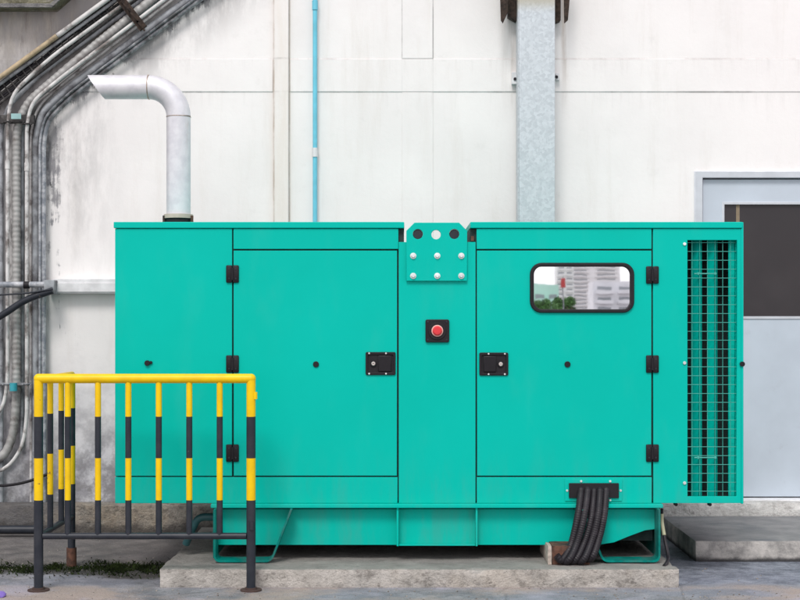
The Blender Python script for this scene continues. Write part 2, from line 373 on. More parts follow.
def shape(name, mat, parent, outer, holes, y0, y1, bev=.0015):
    "flat sheet in the XZ plane with real holes, from y0 (front) to y1"
    cu = bpy.data.curves.new('c', 'CURVE'); cu.dimensions = '2D'; cu.fill_mode = 'BOTH'
    cu.extrude = max((y1-y0)/2-bev, .0002); cu.bevel_depth = bev; cu.bevel_resolution = 1
    cu.offset = -bev
    for pts in [outer]+holes:
        s = cu.splines.new('POLY'); s.points.add(len(pts)-1); s.use_cyclic_u = True
        for i, p in enumerate(pts): s.points[i].co = (p[0], p[1], 0, 1)
    o = bpy.data.objects.new('c', cu); COL.objects.link(o)
    me = bpy.data.meshes.new_from_object(o.evaluated_get(bpy.context.evaluated_depsgraph_get()))
    bpy.data.objects.remove(o); bpy.data.curves.remove(cu)
    me.transform(Matrix(((1,0,0,0),(0,0,1,(y0+y1)/2),(0,1,0,0),(0,0,0,1))))
    me.name = name; me.materials.clear()
    bm = bmesh.new(); bm.from_mesh(me); bmesh.ops.remove_doubles(bm, verts=bm.verts, dist=.00005)
    bmesh.ops.recalc_face_normals(bm, faces=bm.faces); bm.to_mesh(me); bm.free()
    return link(name, me, mat, parent)
def rrect(x0, x1, z0, z1, r, n=6):
    out = []
    for cx, cz, a0 in ((x1-r,z1-r,0),(x0+r,z1-r,90),(x0+r,z0+r,180),(x1-r,z0+r,270)):
        for i in range(n+1):
            a = R(a0+90*i/n); out.append((cx+r*math.cos(a), cz+r*math.sin(a)))
    return out
def circ(cx, cz, r, n=20): return [(cx+r*math.cos(2*math.pi*i/n), cz+r*math.sin(2*math.pi*i/n)) for i in range(n)]
def smoothpath(pts, step=.02, rnd=None):
    "polyline with rounded corners (Catmull-Rom resample)"
    pts = [Vector(p) for p in pts]
    if len(pts) == 2:
        n = max(1, int((pts[1]-pts[0]).length/step)); return [pts[0].lerp(pts[1], i/n) for i in range(n+1)]
    ext = [pts[0]*2-pts[1]]+pts+[pts[-1]*2-pts[-2]]
    out = []
    for i in range(1, len(ext)-2):
        p0,p1,p2,p3 = ext[i-1:i+3]
        n = max(2, int((p2-p1).length/step))
        for j in range(n):
            t = j/n
            out.append(.5*((2*p1)+(p2-p0)*t+(2*p0-5*p1+4*p2-p3)*t*t+(3*p1-p0-3*p2+p3)*t**3))
    out.append(pts[-1]); return out
def fillet(pts, r, n=7):
    pts = [Vector(p) for p in pts]; out = [pts[0]]
    for i in range(1, len(pts)-1):
        a, b, c = pts[i-1:i+2]; d1 = (a-b).normalized(); d2 = (c-b).normalized()
        rr = min(r, (a-b).length*.48, (c-b).length*.48)
        p, q = b+d1*rr, b+d2*rr
        for j in range(n+1):
            t = j/n; out.append(p*(1-t)**2+b*2*t*(1-t)+q*t*t)
    out.append(pts[-1]); return out
def add_tube(bm, path, rad, seg=14, cap=True):
    path = [Vector(p) for p in path]; rings = []
    up = None
    for i, p in enumerate(path):
        t = (path[min(i+1,len(path)-1)]-path[max(i-1,0)]).normalized()
        if up is None:
            up = Vector((0,1,0)) if abs(t.y) < .9 else Vector((1,0,0))
        a = (up-t*up.dot(t)).normalized(); up = a; b = t.cross(a)
        r = rad(i) if callable(rad) else rad
        rings.append([bm.verts.new(p+a*r*math.cos(2*math.pi*k/seg)+b*r*math.sin(2*math.pi*k/seg)) for k in range(seg)])
    for r0, r1 in zip(rings, rings[1:]):
        for k in range(seg): bm.faces.new((r0[k], r0[(k+1)%seg], r1[(k+1)%seg], r1[k]))
    if cap: bm.faces.new(rings[0]); bm.faces.new(rings[-1])
def tube(name, mat, parent, path, rad, seg=14, smooth=50):
    bm = bmesh.new(); add_tube(bm, path, rad, seg); return bm_obj(name, bm, mat, parent, smooth)
def cyl_y(name, mat, parent, cx, cz, r, y0, y1, seg=20, bev=.0015):
    bm = bmesh.new(); h = abs(y1-y0); s = -1 if y1 < y0 else 1
    prof = [(0.0, r), (h-bev, r), (h, r-bev)]
    rings = [[bm.verts.new((cx+rr*math.cos(2*math.pi*k/seg), y0+s*yy, cz+rr*math.sin(2*math.pi*k/seg))) for k in range(seg)] for yy, rr in prof]
    for a, b in zip(rings, rings[1:]):
        for k in range(seg): bm.faces.new((a[k], a[(k+1)%seg], b[(k+1)%seg], b[k]))
    bm.faces.new(rings[0]); bm.faces.new(rings[-1])
    return bm_obj(name, bm, mat, parent, 40)
def rough_box(name, mat, parent, x0, x1, y0, y1, z0, z1, amp=.006, cell=.03, seed=0, bev=.012, zlow=True):
    "a concrete block: finely divided, corners worn and faces uneven"
    bm = bmesh.new()
    nx, ny, nz = [max(1, int(round(abs(b-a)/cell))) for a, b in ((x0,x1),(y0,y1),(z0,z1))]
    vs = {}
    def V(i,j,k):
        if (i,j,k) not in vs:
            p = Vector((x0+(x1-x0)*i/nx, y0+(y1-y0)*j/ny, z0+(z1-z0)*k/nz))
            ex = (i in (0,nx))+(j in (0,ny))+(k in (0,nz))
            o = Vector((0,0,0)); q = p*5+Vector((seed*7.1,0,0)); q2 = p*19+Vector((seed*3.3,5,0))
            nn = noise.noise(q)+.6*noise.noise(q2)
            if i in (0,nx): o.x += (nn*amp)*(1 if i else -1)
            if j in (0,ny): o.y += (nn*amp)*(1 if j else -1)
            if k == nz: o.z += nn*amp*.5
            if ex >= 2:
                chip = max(0, noise.noise(p*9+Vector((seed,9,2))))*bev*2.2+bev*.5
                cx, cy, cz = (x0+x1)/2, (y0+y1)/2, (z0+z1)/2
                if i in (0,nx): o.x += chip*(1 if p.x < cx else -1)
                if j in (0,ny): o.y += chip*(1 if p.y < cy else -1)
                if k == nz: o.z -= chip
            vs[i,j,k] = bm.verts.new(p+o)
        return vs[i,j,k]
    for i in range(nx):
        for j in range(ny):
            bm.faces.new((V(i,j,nz),V(i+1,j,nz),V(i+1,j+1,nz),V(i,j+1,nz)))
            bm.faces.new((V(i,j,0),V(i,j+1,0),V(i+1,j+1,0),V(i+1,j,0)))
    for i in range(nx):
        for k in range(nz):
            bm.faces.new((V(i,0,k),V(i+1,0,k),V(i+1,0,k+1),V(i,0,k+1)))
            bm.faces.new((V(i,ny,k),V(i,ny,k+1),V(i+1,ny,k+1),V(i+1,ny,k)))
    for j in range(ny):
        for k in range(nz):
            bm.faces.new((V(0,j,k),V(0,j,k+1),V(0,j+1,k+1),V(0,j+1,k)))
            bm.faces.new((V(nx,j,k),V(nx,j+1,k),V(nx,j+1,k+1),V(nx,j,k+1)))
    return bm_obj(name, bm, mat, parent, 35)

# ------------------------------------------------------------------ ground
bm = bmesh.new()
bmesh.ops.create_grid(bm, x_segments=1, y_segments=1, size=2500)
tag(bm_obj('ground', bm, M['ground']), kind='structure')

# ------------------------------------------------------------------ the building wall
YW = 1.70                                             # front face of the plaster
bld = empty('factory_building', (0, YW, 0), 'weathered white plaster building wall running behind the green generator', 'building')
dx0, dx1, dz0, dz1 = X(701,YW), X(872,YW), Z(500,YW), Z(177,YW)
WX0, WX1, WTOP = -14, 14, 6.2
outer = [(WX0,-.05),(dx0,-.05),(dx0,dz1),(dx1,dz1),(dx1,-.05),(WX1,-.05),(WX1,WTOP),(WX0,WTOP)]
shape('wall', M['wall'], bld, outer, [], YW, YW+.3, .0)
box('roof_slab', M['lintelc'], bld, WX0-.3, WX1+.3, YW-.15, YW+8, WTOP+.002, WTOP+.25)
box('rear_wall', M['wall'], bld, WX0, WX1, YW+7.5, YW+7.8, 0, WTOP)
box('side_wall', M['wall'], bld, WX0, WX0+.3, YW+.302, YW+7.498, 0, WTOP)
box('side_wall', M['wall'], bld, WX1-.3, WX1, YW+.302, YW+7.498, 0, WTOP)
pb = Z(92,YW); pt = Z(59,YW)
# beam face and upright, a few millimetres proud of the infill
bx = [(WX0+.01,X(273,YW)),(X(290,YW),X(1300,YW))]
for a, b in bx: box('beam', M['wall'], bld, a, b, YW-.005, YW+.05, pb, pt, .004)
box('upright', M['wall'], bld, X(402,YW), X(433,YW), YW-.006, YW+.05, pt+.002, WTOP-.01, .003)
box('upright', M['wall'], bld, X(402,YW), X(433,YW), YW-.0035, YW+.05, .2, pb-.002, .002)
box('pilaster', M['wall'], bld, X(274,YW), X(289,YW), YW-.030, YW+.05, .19, WTOP-.01, .006)
pl = rough_box('plinth', M['plinthc'], bld, WX0, X(640,1.5), 1.5, YW-.002, -.02, Z(505,1.5), .006, .05, 1, .010)
rough_box('plinth', concrete('pale_chipped_plinth', (.74,.73,.71), (.60,.58,.56), (.22,.20,.19), .4, 9), bld, X(640,1.5)+.002, 6, 1.5, YW-.002, -.02, Z(503,1.5), .006, .04, 2, .012)
# lintel ledge at the top left, with a splayed end
shape('ledge', M['lintelc'], bld, [(WX0,Z(12,YW)),(X(58,YW),Z(12,YW)),(X(74,YW),Z(-2,YW)),(X(120,YW),Z(-40,YW)),(WX0,Z(-40,YW))], [], YW-.16, YW-.002, .006)
shape('ledge_edge', M['stepc'], bld, [(WX0,Z(13.5,YW)),(X(58.5,YW),Z(13.5,YW)),(X(75,YW),Z(-2,YW)),(X(71,YW),Z(-2,YW)),(X(57,YW),Z(9.5,YW)),(WX0,Z(9.5,YW))], [], YW-.175, YW-.161, .003)
# door
fr = shape('door_frame', M['doorframe'], bld, [(X(694,YW),Z(500,YW)),(X(694,YW),Z(171.5,YW)),(X(879,YW),Z(171.5,YW)),(X(879,YW),Z(500,YW)),(X(871,YW),Z(500,YW)),(X(871,YW),Z(178,YW)),(X(702,YW),Z(178,YW)),(X(702,YW),Z(500,YW))], [], YW-.022, YW+.10, .003)
YD = YW+.012
door = shape('door', M['doorgrey'], bld, [(dx0+.014,dz0+.02),(dx1-.014,dz0+.02),(dx1-.014,dz1-.014),(dx0+.014,dz1-.014)],
      [[(X(723,YD),Z(318,YD)),(X(851,YD),Z(318,YD)),(X(851,YD),Z(203,YD)),(X(723,YD),Z(203,YD))]], YD, YD+.045, .002)
box('door_pane', M['glassdark'], door, X(722,YD), X(852,YD), YD+.012, YD+.02, Z(319,YD), Z(202,YD))
shape('pane_bead', M['doorframe'], door, [(X(722,YD),Z(319,YD)),(X(852,YD),Z(319,YD)),(X(852,YD),Z(202,YD)),(X(722,YD),Z(202,YD))],
      [[(X(724.3,YD),Z(316.3,YD)),(X(849.5,YD),Z(316.3,YD)),(X(849.5,YD),Z(204.5,YD)),(X(724.3,YD),Z(204.5,YD))]], YD-.006, YD+.011, .0015)
tube('door_handle', M['chrome'], door, fillet([(X(862,YD),YD,1.15),(X(862,YD),YD-.05,1.15),(X(848,YD),YD-.05,1.15)], .02), .009)
box('pane_strip', plain('tan_strip', (.22,.17,.11), .6), door, X(736.5,YD), X(740,YD), YD+.0105, YD+.0118, Z(316.5,YD), Z(204.5,YD))
box('door_void', M['core'], bld, dx0+.01, dx1-.01, YD+.08, YD+.1, dz0, dz1)
box('door_sill', M['sill'], bld, X(694,YW)-.05, X(880,YW), YW-.085, YW+.09, dz0-.035, dz0+.012, .004)

# ------------------------------------------------------------------ slab and step
slab = rough_box('concrete_slab', M['slab'], None, X(160,-.24), X(679,-.24), -.24, 1.2, -.02, .092, .004, .022, 5, .005)
tag(slab, 'low weathered concrete slab under the green generator', 'concrete slab')
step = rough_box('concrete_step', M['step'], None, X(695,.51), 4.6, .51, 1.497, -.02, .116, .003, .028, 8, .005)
tag(step, 'grey concrete step in front of the blue grey door', 'step')
blk = rough_box('steel_block', M['rust'], None, X(552,-.12), X(590,-.12), -.12, .5, .093, Z(546,-.12), .003, .02, 3, .003)
tag(blk, 'rusty steel support block behind the black cables on the slab', 'steel block')
rough_box('end_cap', M['pale_chip'], blk, X(548,-.12), X(552,-.12)-.001, -.12, .3, .093, Z(546,-.12), .003, .015, 4, .003)

# ------------------------------------------------------------------ generator
G = empty('generator', (X(430), .55, .093), 'large turquoise green generator set in a steel canopy on a concrete slab', 'generator')
T = M['teal']; DEP = 1.10
def core(x0, x1, z0, z1, y0=.022, y1=DEP-.01): 
    add_box(cb, x0, x1, y0, y1, z0, z1)
cb = bmesh.new()
zb, zt = Z(503), Z(222)
core(X(117), X(404), zb+.01, zt-.035)
core(X(404), X(470), zb+.01, Z(242)-.004)
core(X(470), X(684), zb+.01, zt-.035)
add_box(cb, X(684), X(741), .30, DEP-.01, zb+.01, zt-.035)
add_box(cb, X(684)+.001, X(740), .0215, .299, zb+.012, zb+.022)
add_box(cb, X(684)+.001, X(740), .0215, .299, zt-.046, zt-.038)
bm_obj('inner_body', cb, M['core'], G)
pf = 0.0
def panel(name, a, b, c, d, yb=.020, bev=.0025): return pbox(name, T, G, a, b, c, d, pf, yb, bev)
panel('front_panel', 115, 232, 228.6, 476)
panel('top_panel', 233.4, 398.4, 228.6, 249)
panel('bottom_panel', 115, 397.6, 477.2, 503.3)
pbox('column_panel', T, G, 398.7, 475.6, 242, 503.3, .001, .020)
panel('top_panel', 476.6, 651.6, 228.6, 249)
panel('bottom_panel', 476.8, 651.8, 477.2, 503.3)
# right end panel with the real opening of the grille
ox0, ox1, oz0, oz1 = X(687.5), X(737), Z(496.5), Z(240)
shape('end_panel', T, G, [(X(653.2),zb-.001),(X(741.6),zb-.001),(X(741.6),Z(228.6)),(X(653.2),Z(228.6))], [[(ox0,oz0),(ox1,oz0),(ox1,oz1),(ox0,oz1)]], 0.0, .020, .002)
# sides, back, roof
box('side_panel', T, G, X(115), X(115)+.012, .0215, DEP, zb, zt-.034, .002)
box('side_panel', T, G, X(743.4)-.012, X(743.4), -.004, DEP, zb-.004, zt-.001, .003)
box('corner_trim', T, G, X(737.6), X(741.5), .0215, .06, zb+.01, zt-.036)
box('rear_panel', T, G, X(115)+.013, X(743)-.014, DEP-.009, DEP+.004, zb, Z(242)-.005, .002)
for a, b in ((115,404.3),(470.2,742.2)):
    box('roof', T, G, X(a)-(.006 if a < 200 else 0), X(b), -.009, DEP+.012, Z(228.2), zt, .004)
# ledge strip under the right opening
tube('corner_cap', M['black'], G, [(X(742),-.012,Z(364)),(X(742),.02,Z(364))], .013)
# grille: louvers, mesh, studs
for a, b in ((692.6,698.2),(698.6,703.4),(708.6,714),(714.4,719)):
    gb = bmesh.new(); xa, xb = X(a,.05), X(b,.05)
    fl = (a in (692.6, 708.6))
    ya, yb_ = (.085,.045) if fl else (.045,.085)
    vs = [gb.verts.new(p) for p in ((xa,ya,oz0-.01),(xb,yb_,oz0-.01),(xb,yb_+.004,oz0-.01),(xa,ya+.004,oz0-.01))]
    vt = [gb.verts.new((v.co.x,v.co.y,oz1+.02)) for v in vs]
    for k in range(4): gb.faces.new((vs[k],vs[(k+1)%4],vt[(k+1)%4],vt[k]))
    gb.faces.new(vs); gb.faces.new(vt)
    bm_obj('louver', gb, T, G)
pbox('louver', T, G, 728.5, 734.8, 236, 500, .05, .056, .001)
pbox('louver', T, G, 735.6, 738.6, 236, 500, .028, .034, .001)
mb = bmesh.new(); ym = .024
x = X(693); i = 0
while x < ox1+.004:
    add_tube(mb, [(x,ym,oz0-.012),(x,ym,oz1+.012)], .0015, 6); x += .0396
z = oz1-.012
while z > oz0:
    add_tube(mb, [(ox0-.01,ym-.0025,z),(ox1+.006,ym-.0025,z)], .0016, 6); z -= .0458
for zz in (Z(273.5), Z(458)):
    add_tube(mb, [(X(695),ym-.004,zz),(X(717),ym-.004,zz)], .0035, 6)
bm_obj('grille_mesh', mb, M['wire'], G)
for zz in (Z(273.5), Z(458)):
    for xx in (X(699), X(716)): cyl_y('mesh_bolt', M['wire'], G, xx, zz, .007, ym-.002, ym-.010)
for py in (244, 363, 483): cyl_y('bolt', M['bolt'], G, X(684.5), Z(py), .0085, 0, -.007)
# doors
def door_leaf(x0, x1, mirror, window):
    holes = []
    if window: holes.append(rrect(X(531.5), X(632.5), Z(311.2), Z(264.5), .05))
    dr = shape('canopy_door', T, G, [(X(x0),Z(475.8)),(X(x1),Z(475.8)),(X(x1),Z(250.6)),(X(x0),Z(250.6))], holes, -.001, .0195, .0025)
    return dr
dl = door_leaf(233.6, 397.0, False, False); dr_ = door_leaf(477.0, 651.4, True, True)
def hinge(px, py, door):
    hb = bmesh.new(); cx, cz = X(px), Z(py); 
    w, h = .033, .045
    for k in (-1, 1): add_box(hb, cx+(0.001 if k>0 else -w), cx+(w if k>0 else -.001), -.012, -.001, cz-h, cz+h, .006)
    add_tube(hb, [(cx,-.010,cz-h*.7),(cx,-.010,cz+h*.7)], .0075, 12)
    ho = bm_obj('hinge', hb, M['black'], door, 40)
    for sx in (-.017, .017):
        for sz in (-.024, .024): cyl_y('screw', M['charcoal'], ho, cx+sx, cz+sz, .0045, -.011, -.0135, 10)
for py in (274, 364, 453): hinge(232.6, py, dl)
for py in (275, 364, 453): hinge(652.2, py, dr_)
def latch(px0, px1, py0, py1, door, lock_left):
    x0, x1, z0, z1 = X(px0), X(px1), Z(py1), Z(py0)
    lt = shape('latch', M['black'], door, rrect(x0, x1, z0, z1, .008), [rrect(x0+.012, x1-.012, z0+.014, z1-.014, .006)], -.009, -.001, .002)
    w = x1-x0
    box('latch_tray', M['rubber'], lt, x0+.011, x1-.011, -.0028, -.0012, z0+.013, z1-.013)
    if lock_left: pa, pb_, lx = x0+w*.42, x1-.022, x0+w*.26
    else: pa, pb_, lx = x0+.022, x1-w*.42, x1-w*.26
    box('paddle', M['black'], lt, pa, pb_, -.012, -.003, z0+.018, z1-.018, .004)
    cyl_y('lock_barrel', M['black'], lt, lx, (z0+z1)/2, .017, -.003, -.010)
    cyl_y('lock_face', M['chrome'], lt, lx, (z0+z1)/2, .0105, -.0101, -.0125)
    box('key_slot', M['rubber'], lt, lx-.005, lx+.005, -.0132, -.0126, (z0+z1)/2-.0012, (z0+z1)/2+.0012)
    for f in ((.12,.68) if lock_left else (.32,.88)):
        for zz in (z0+.007, z1-.007): cyl_y('screw', M['bolt'], lt, x0+w*f, zz, .0048, -.009, -.0115, 12)
latch(365.6, 395.6, 352, 375, dl, True)
latch(479.2, 508.2, 352.5, 375.5, dr_, False)
for px, pr in ((316,dl),(567.4,dr_)): cyl_y('round_plug', M['black'], pr, X(px), Z(364.3), .0155, -.001, -.008)
pg = cyl_y('round_plug', M['black'], G, X(147.5), Z(363), .014, 0, -.014)
cyl_y('plug_tab', M['black'], pg, X(151), Z(362.5), .008, 0, -.010)
# window in the right door
wf = shape('window', M['rubber'], dr_, rrect(X(529.8), X(634), Z(312.8), Z(262.8), .060, 8), [rrect(X(533.8), X(630.2), Z(309.2), Z(266.6), .042, 8)], -.014, .004, .005)
shape('pane', M['mirror'], wf, rrect(X(532.5), X(631.5), Z(310.5), Z(265.3), .044, 8), [], .006, .010, .0003)
# emergency stop
ex, ez = X(437.2), Z(330.8)
es = shape('emergency_stop', M['black'], G, rrect(X(425.4), X(449.2), Z(342.4), Z(319.4), .010), [], -.012, 0.0005, .003)
cyl_y('button_collar', M['rubber'], es, ex, ez, .046, -.0121, -.018, 28)
cyl_y('button_ring', M['redring'], es, ex, ez, .030, -.0181, -.024, 28)
cyl_y('button', M['red'], es, ex, ez, .0245, -.0241, -.036, 28, .006)
for sx in (-.048,.048):
    for sz in (-.046,.046): cyl_y('screw', M['charcoal'], es, ex+sx, ez+sz, .005, -.012, -.0145, 10)
# lifting plate
zc = Z(234)
lp = shape('lifting_plate', T, G, [(X(406.3),Z(281)),(X(467),Z(281)),(X(467),Z(231)),(X(459),Z(222.8)),(X(414.5),Z(222.8)),(X(406.3),Z(231))],
      [circ(X(417.8),Z(234.3),.026), circ(X(436),Z(234.8),.024), circ(X(454.2),Z(234.2),.026)], -.016, -.0005, .002)
for px in (417.8, 454.2): cyl_y('hole_plug', M['charcoal'], lp, X(px), Z(234.3), .0255, .012, -.009, 24)
for px in (413.2, 437.2, 461.2):
    for py in (256, 276): 
        cyl_y('washer', M['bolt'], lp, X(px), Z(py), .016, -.0161, -.0185, 20, .001)
        cyl_y('bolt', M['bolt'], lp, X(px), Z(py), .0115, -.0186, -.030, 12, .004)
box('lifting_bar', T, G, X(412), X(412)+.012, .03, DEP-.02, Z(242)-.003, Z(240))
box('slot_bracket', M['rust'], G, X(471), X(474), .004, .021, Z(241), Z(236))
# cable gland plate
gp = pbox('gland_plate', T, G, 565, 622, 479.3, 501, -.006, -.0003, .0015)
pbox('gland_opening', M['rubber'], gp, 569, 619, 483.2, 498.2, -.016, -.0061, .003)
for px, py in ((581,481.2),(610,481.2),(581,500),(610,500),(567,490.5),(620.4,490.5)): cyl_y('screw', M['bolt'], gp, X(px), Z(py), .0062, -.006, -.010, 12)
for py, px in ((503.9,677),(503.9,711)): cyl_y('drain_stud', M['black'], G, X(px), Z(py)-.006, .009, .05, .02)
# skid with lip, ribs and feet
YS = .03
sk = [(X(213,YS),Z(509,YS)),(X(657,YS),Z(509,YS)),(X(657,YS),Z(529,YS)),(X(645,YS),Z(530.5,YS)),(X(630,YS),Z(536,YS)),(X(614,YS),Z(542.5,YS)),(X(598,YS),Z(545,YS)),(X(213,YS),Z(545,YS))]
M['tealskid'] = teal_mat('dusty_shaded_teal_paint', .26)  # skid paint: dirt raised so shade under the lip sits in the colour
skd = shape('skid', M['tealskid'], G, sk, [], YS, YS+.012, .002)
box('skid_lip', T, G, X(211.5), X(662), -.035, DEP-.03, Z(508,-.035)-.001, Z(503.2)-.001, .004)
zs0 = Z(545,YS)
box('fuel_tank', M['core'], G, X(214,.06), X(600,.06), .045, DEP-.06, zs0+.006, Z(509)-.004)
box('tank_end', M['core'], G, X(600,.06)+.001, X(654,.06), .10, DEP-.06, zs0+.012, Z(509)-.004)  # dark tank end brought forward, standing in for shade in the opening
for px in (397.6, 476.4): box('rib', T, skd, X(px)-.005, X(px)+.005, -.022, YS-.0005, zs0+.002, Z(508,-.035)-.002, .0015)
box('rib', T, skd, X(397.6)+.006, X(476.4)-.006, -.010, YS-.0005, zs0+.002, zs0+.010, .0015)
def foot(pts, yf=-.085, yb=.028, th=.010):
    fb = bmesh.new(); pts = [Vector((p[0],0,p[1])) for p in pts]
    pts = fillet(pts, .03, 4)
    prev = []
    for i, p in enumerate(pts):
        t = (pts[min(i+1,len(pts)-1)]-pts[max(i-1,0)]).normalized(); nrm = Vector((-t.z,0,t.x))*th/2
        prev.append([fb.verts.new((q.x,yy,q.z)) for q, yy in ((p+nrm,yf),(p-nrm,yf),(p-nrm,yb),(p+nrm,yb))])
    for a, b in zip(prev, prev[1:]):
        for k in range(4): fb.faces.new((a[k],a[(k+1)%4],b[(k+1)%4],b[k]))
    fb.faces.new(prev[0]); fb.faces.new(prev[-1])
    return bm_obj('foot', fb, M['tealdirtyshade'], G)
yf = -.085; zf = .1035; ztop = Z(508,-.035)-.002
foot([(X(214.5,yf),ztop),(X(214.5,yf),zf),(X(271,yf),zf),(X(291,yf),ztop)])
foot([(X(659.5,yf),ztop),(X(659.5,yf),zf),(X(603.5,yf),zf),(X(583,yf),ztop)])
# the return side of the outer foot leg is a plate going back under the set
box('leg_plate', M['tealdirtyshade'], G, X(660,.03)-.012, X(660,.03), .0285, .9, .1, ztop, .002)
box('leg_plate', M['tealdirtyshade'], G, X(213,.03), X(213,.03)+.012, .0285, .9, .1, ztop, .002)
# drain elbow poking out on the left
dh = tube('drain_elbow', plain('dark_teal_drain_pipe', (.02,.09,.10), .5, dirt=(.05,.04,.04)), G, smoothpath(fillet([(X(214,.12),.12,Z(517,.12)),(X(198,.12),.12,Z(517,.12)),(X(190,.14),.14,Z(534,.14)),(X(186,.16),.16,Z(544,.16))], .08)), .020)
# exhaust pipe: vertical riser, elbow, slanted outlet
YE = .5; cx = X(178.6,YE); rp = 12.0*(YE+DIST)/F; zh = Z(87.2,YE)
riser = [(cx,YE,zt-.02),(cx,YE,Z(117,YE))]
ex_ = tube('exhaust_pipe', M['silver'], G, riser, rp, 32)
eb = bmesh.new(); rb = Z(87.2,YE)-Z(117,YE); arc = [(cx-rb+rb*math.cos(R(a)),YE,Z(117,YE)+rb*math.sin(R(a))) for a in range(0,91,9)]
add_tube(eb, arc, rp, 32, False); bm_obj('elbow', eb, M['silver'], ex_, 50)
# outlet cut at a slant
ob = bmesh.new(); seg = 36; r0 = []; r1 = []; r2 = []; r3 = []
for k in range(seg):
    a = 2*math.pi*k/seg; yy, zz = math.cos(a), math.sin(a)
    xt = X(96.5,YE)-zz*X(9,YE)*0 - zz*(8.5*(YE+DIST)/F)
    r0.append(ob.verts.new((cx-rb,YE+yy*rp,zh+zz*rp))); r1.append(ob.verts.new((xt,YE+yy*rp,zh+zz*rp)))
    r2.append(ob.verts.new((xt,YE+yy*(rp-.005),zh+zz*(rp-.005)))); r3.append(ob.verts.new((cx-rb,YE+yy*(rp-.005),zh+zz*(rp-.005))))
for A, B in ((r0,r1),(r1,r2),(r2,r3)):
    for k in range(seg): ob.faces.new((A[k],A[(k+1)%seg],B[(k+1)%seg],B[k]))
bm_obj('outlet', ob, M['silver'], ex_, 40)
def ringbead(c, axis, r, t, nm='weld_bead', mt='weld'):
    wb = bmesh.new(); n = 40; path = []
    for k in range(n+1):
        a = 2*math.pi*k/n
        path.append(Vector(c)+(Vector((math.cos(a)*r,math.sin(a)*r,0)) if axis == 'z' else Vector((0,math.cos(a)*r,math.sin(a)*r))))
    add_tube(wb, path, t, 8, False); return bm_obj(nm, wb, M[mt], ex_, 60)
ringbead((cx,YE,Z(117,YE)), 'z', rp, .0022); ringbead((cx-rb,YE,zh), 'x', rp, .0028)
cl = bmesh.new(); add_tube(cl, [(cx,YE,Z(218.6,YE)),(cx,YE,Z(214.6,YE))], rp+.014, 32)
cl_o = bm_obj('pipe_flange', cl, plain('pale_flange', (.55,.47,.40), .5, .4), ex_, 40)
cl = bmesh.new(); add_tube(cl, [(cx,YE,zt-.001),(cx,YE,Z(218.7,YE))], rp+.006, 32)
bm_obj('rubber_seal', cl, M['rubber'], ex_, 40)
for a in (-.075,.078): 
    q = bmesh.new(); add_tube(q, [(cx+a,YE-.03,zt),(cx+a,YE-.03,Z(216,YE))], .008, 8); bm_obj('flange_bolt', q, M['rust'], cl_o)

# ------------------------------------------------------------------ cables out of the gland
cabs = [((581,491),(578,515),(571,545),(562,560),(557,556)),
        ((587.5,492),(584,517),(577,543),(568,561),(561,563)),
        ((594,492),(591.5,517),(585,541),(575,561),(566,566)),
        ((600,492),(598,516),(592,540),(583,560),(575,567)),
        ((606,491),(604,515),(599,538),(592,557),(584,567))]
names = ['leftmost of the five black corrugated cables hanging from the gland plate, curling against the block',
         'second from left of the five black corrugated cables under the gland plate',
         'middle one of the five black corrugated cables under the gland plate',
         'fourth from left of the five black corrugated cables under the gland plate',
         'rightmost of the five black corrugated cables hanging from the gland plate']
for i, (c, nm) in enumerate(zip(cabs, names)):
    ys = [-.012, -.075, -.10, -.135, -.15]
    pts = [P(a, b, ys[k]-(.010 if i % 2 else 0)) for k, (a, b) in enumerate(c)]
    pts[-1].y = -.03 if i else -.14
    pts[-2].z = max(pts[-2].z, .118); pts[-1].z = max(pts[-1].z, .113)
    if i: pts.append(Vector((pts[-1].x-.03, .35, .115)))
    pth = smoothpath([pts[0]+Vector((0,.03,.01))]+pts, .0028)
    o = tube('power_cable', M['cable'], None, pth, lambda k: .0180+(.0008 if (k//2) % 2 else -.0005), 14, 60)
    tag(o, nm, 'cable', 'black cables running down from the gland plate')
# earth lead beside the right foot
pe = smoothpath([P(656,509,.03)+Vector((.03,0,0)), P(662,522,.05), P(665,540,.0), P(668,556,-.06), P(667,562,-.12), P(664,566,-.16)], .012)
o = tube('earth_cable', M['cable'], None, pe, .0085, 10); tag(o, 'thin black earth cable with a pale sleeve beside the right foot of the generator', 'cable')
tube('sleeve', M['lockyellow'], o, pe[2:int(len(pe)*.45)], .0098, 10)

# ------------------------------------------------------------------ yellow and black barrier
YB = -.32; sB = (YB+DIST)/F
B = empty('barrier', (X(38.5,YB), YB, 0), 'yellow and charcoal striped steel barrier standing at the left end of the generator', 'barrier')
bands = [Z(416.5,YB), Z(458,YB), Z(500,YB)]
ztopB = Z(378.5,YB); zlow = Z(536,YB)
def upright(name, x, y, r, ztop, zbot, seg=16):
    zs = [ztop]+bands+[zbot]
    root = None
    for k in range(4):
        mt = M['yellow'] if k in (0,2) else M['charcoal']
        o = bpy.data.objects
        t = bmesh.new(); add_tube(t, [(x,y,zs[k]),(x,y,zs[k+1])], r+(0 if k in (0,2) else .0002), seg, True)
        if root is None: root = bm_obj(name, t, mt, B, 40)
        else: bm_obj('paint_band', t, mt, root, 40)
    return root
rP, rB = .0225, .0150
for px in (38.6, 251):
    p = upright('post', X(px,YB), YB, rP, ztopB, .012)
    f = bmesh.new(); add_tube(f, [(X(px,YB),YB,.0),(X(px,YB),YB,.007)], .053, 24); add_tube(f, [(X(px,YB),YB,.007),(X(px,YB),YB,.016)], .030, 20)
    bm_obj('base_flange', f, M['rustfoot'], p, 40)
for px in (67.8, 98, 128.4, 158.8, 189.3, 219.7): upright('bar', X(px,YB), YB, rB, ztopB, zlow)
x0, x1 = X(38.6,YB), X(251,YB); yfar = .37
zrT = ztopB
tb = bmesh.new()
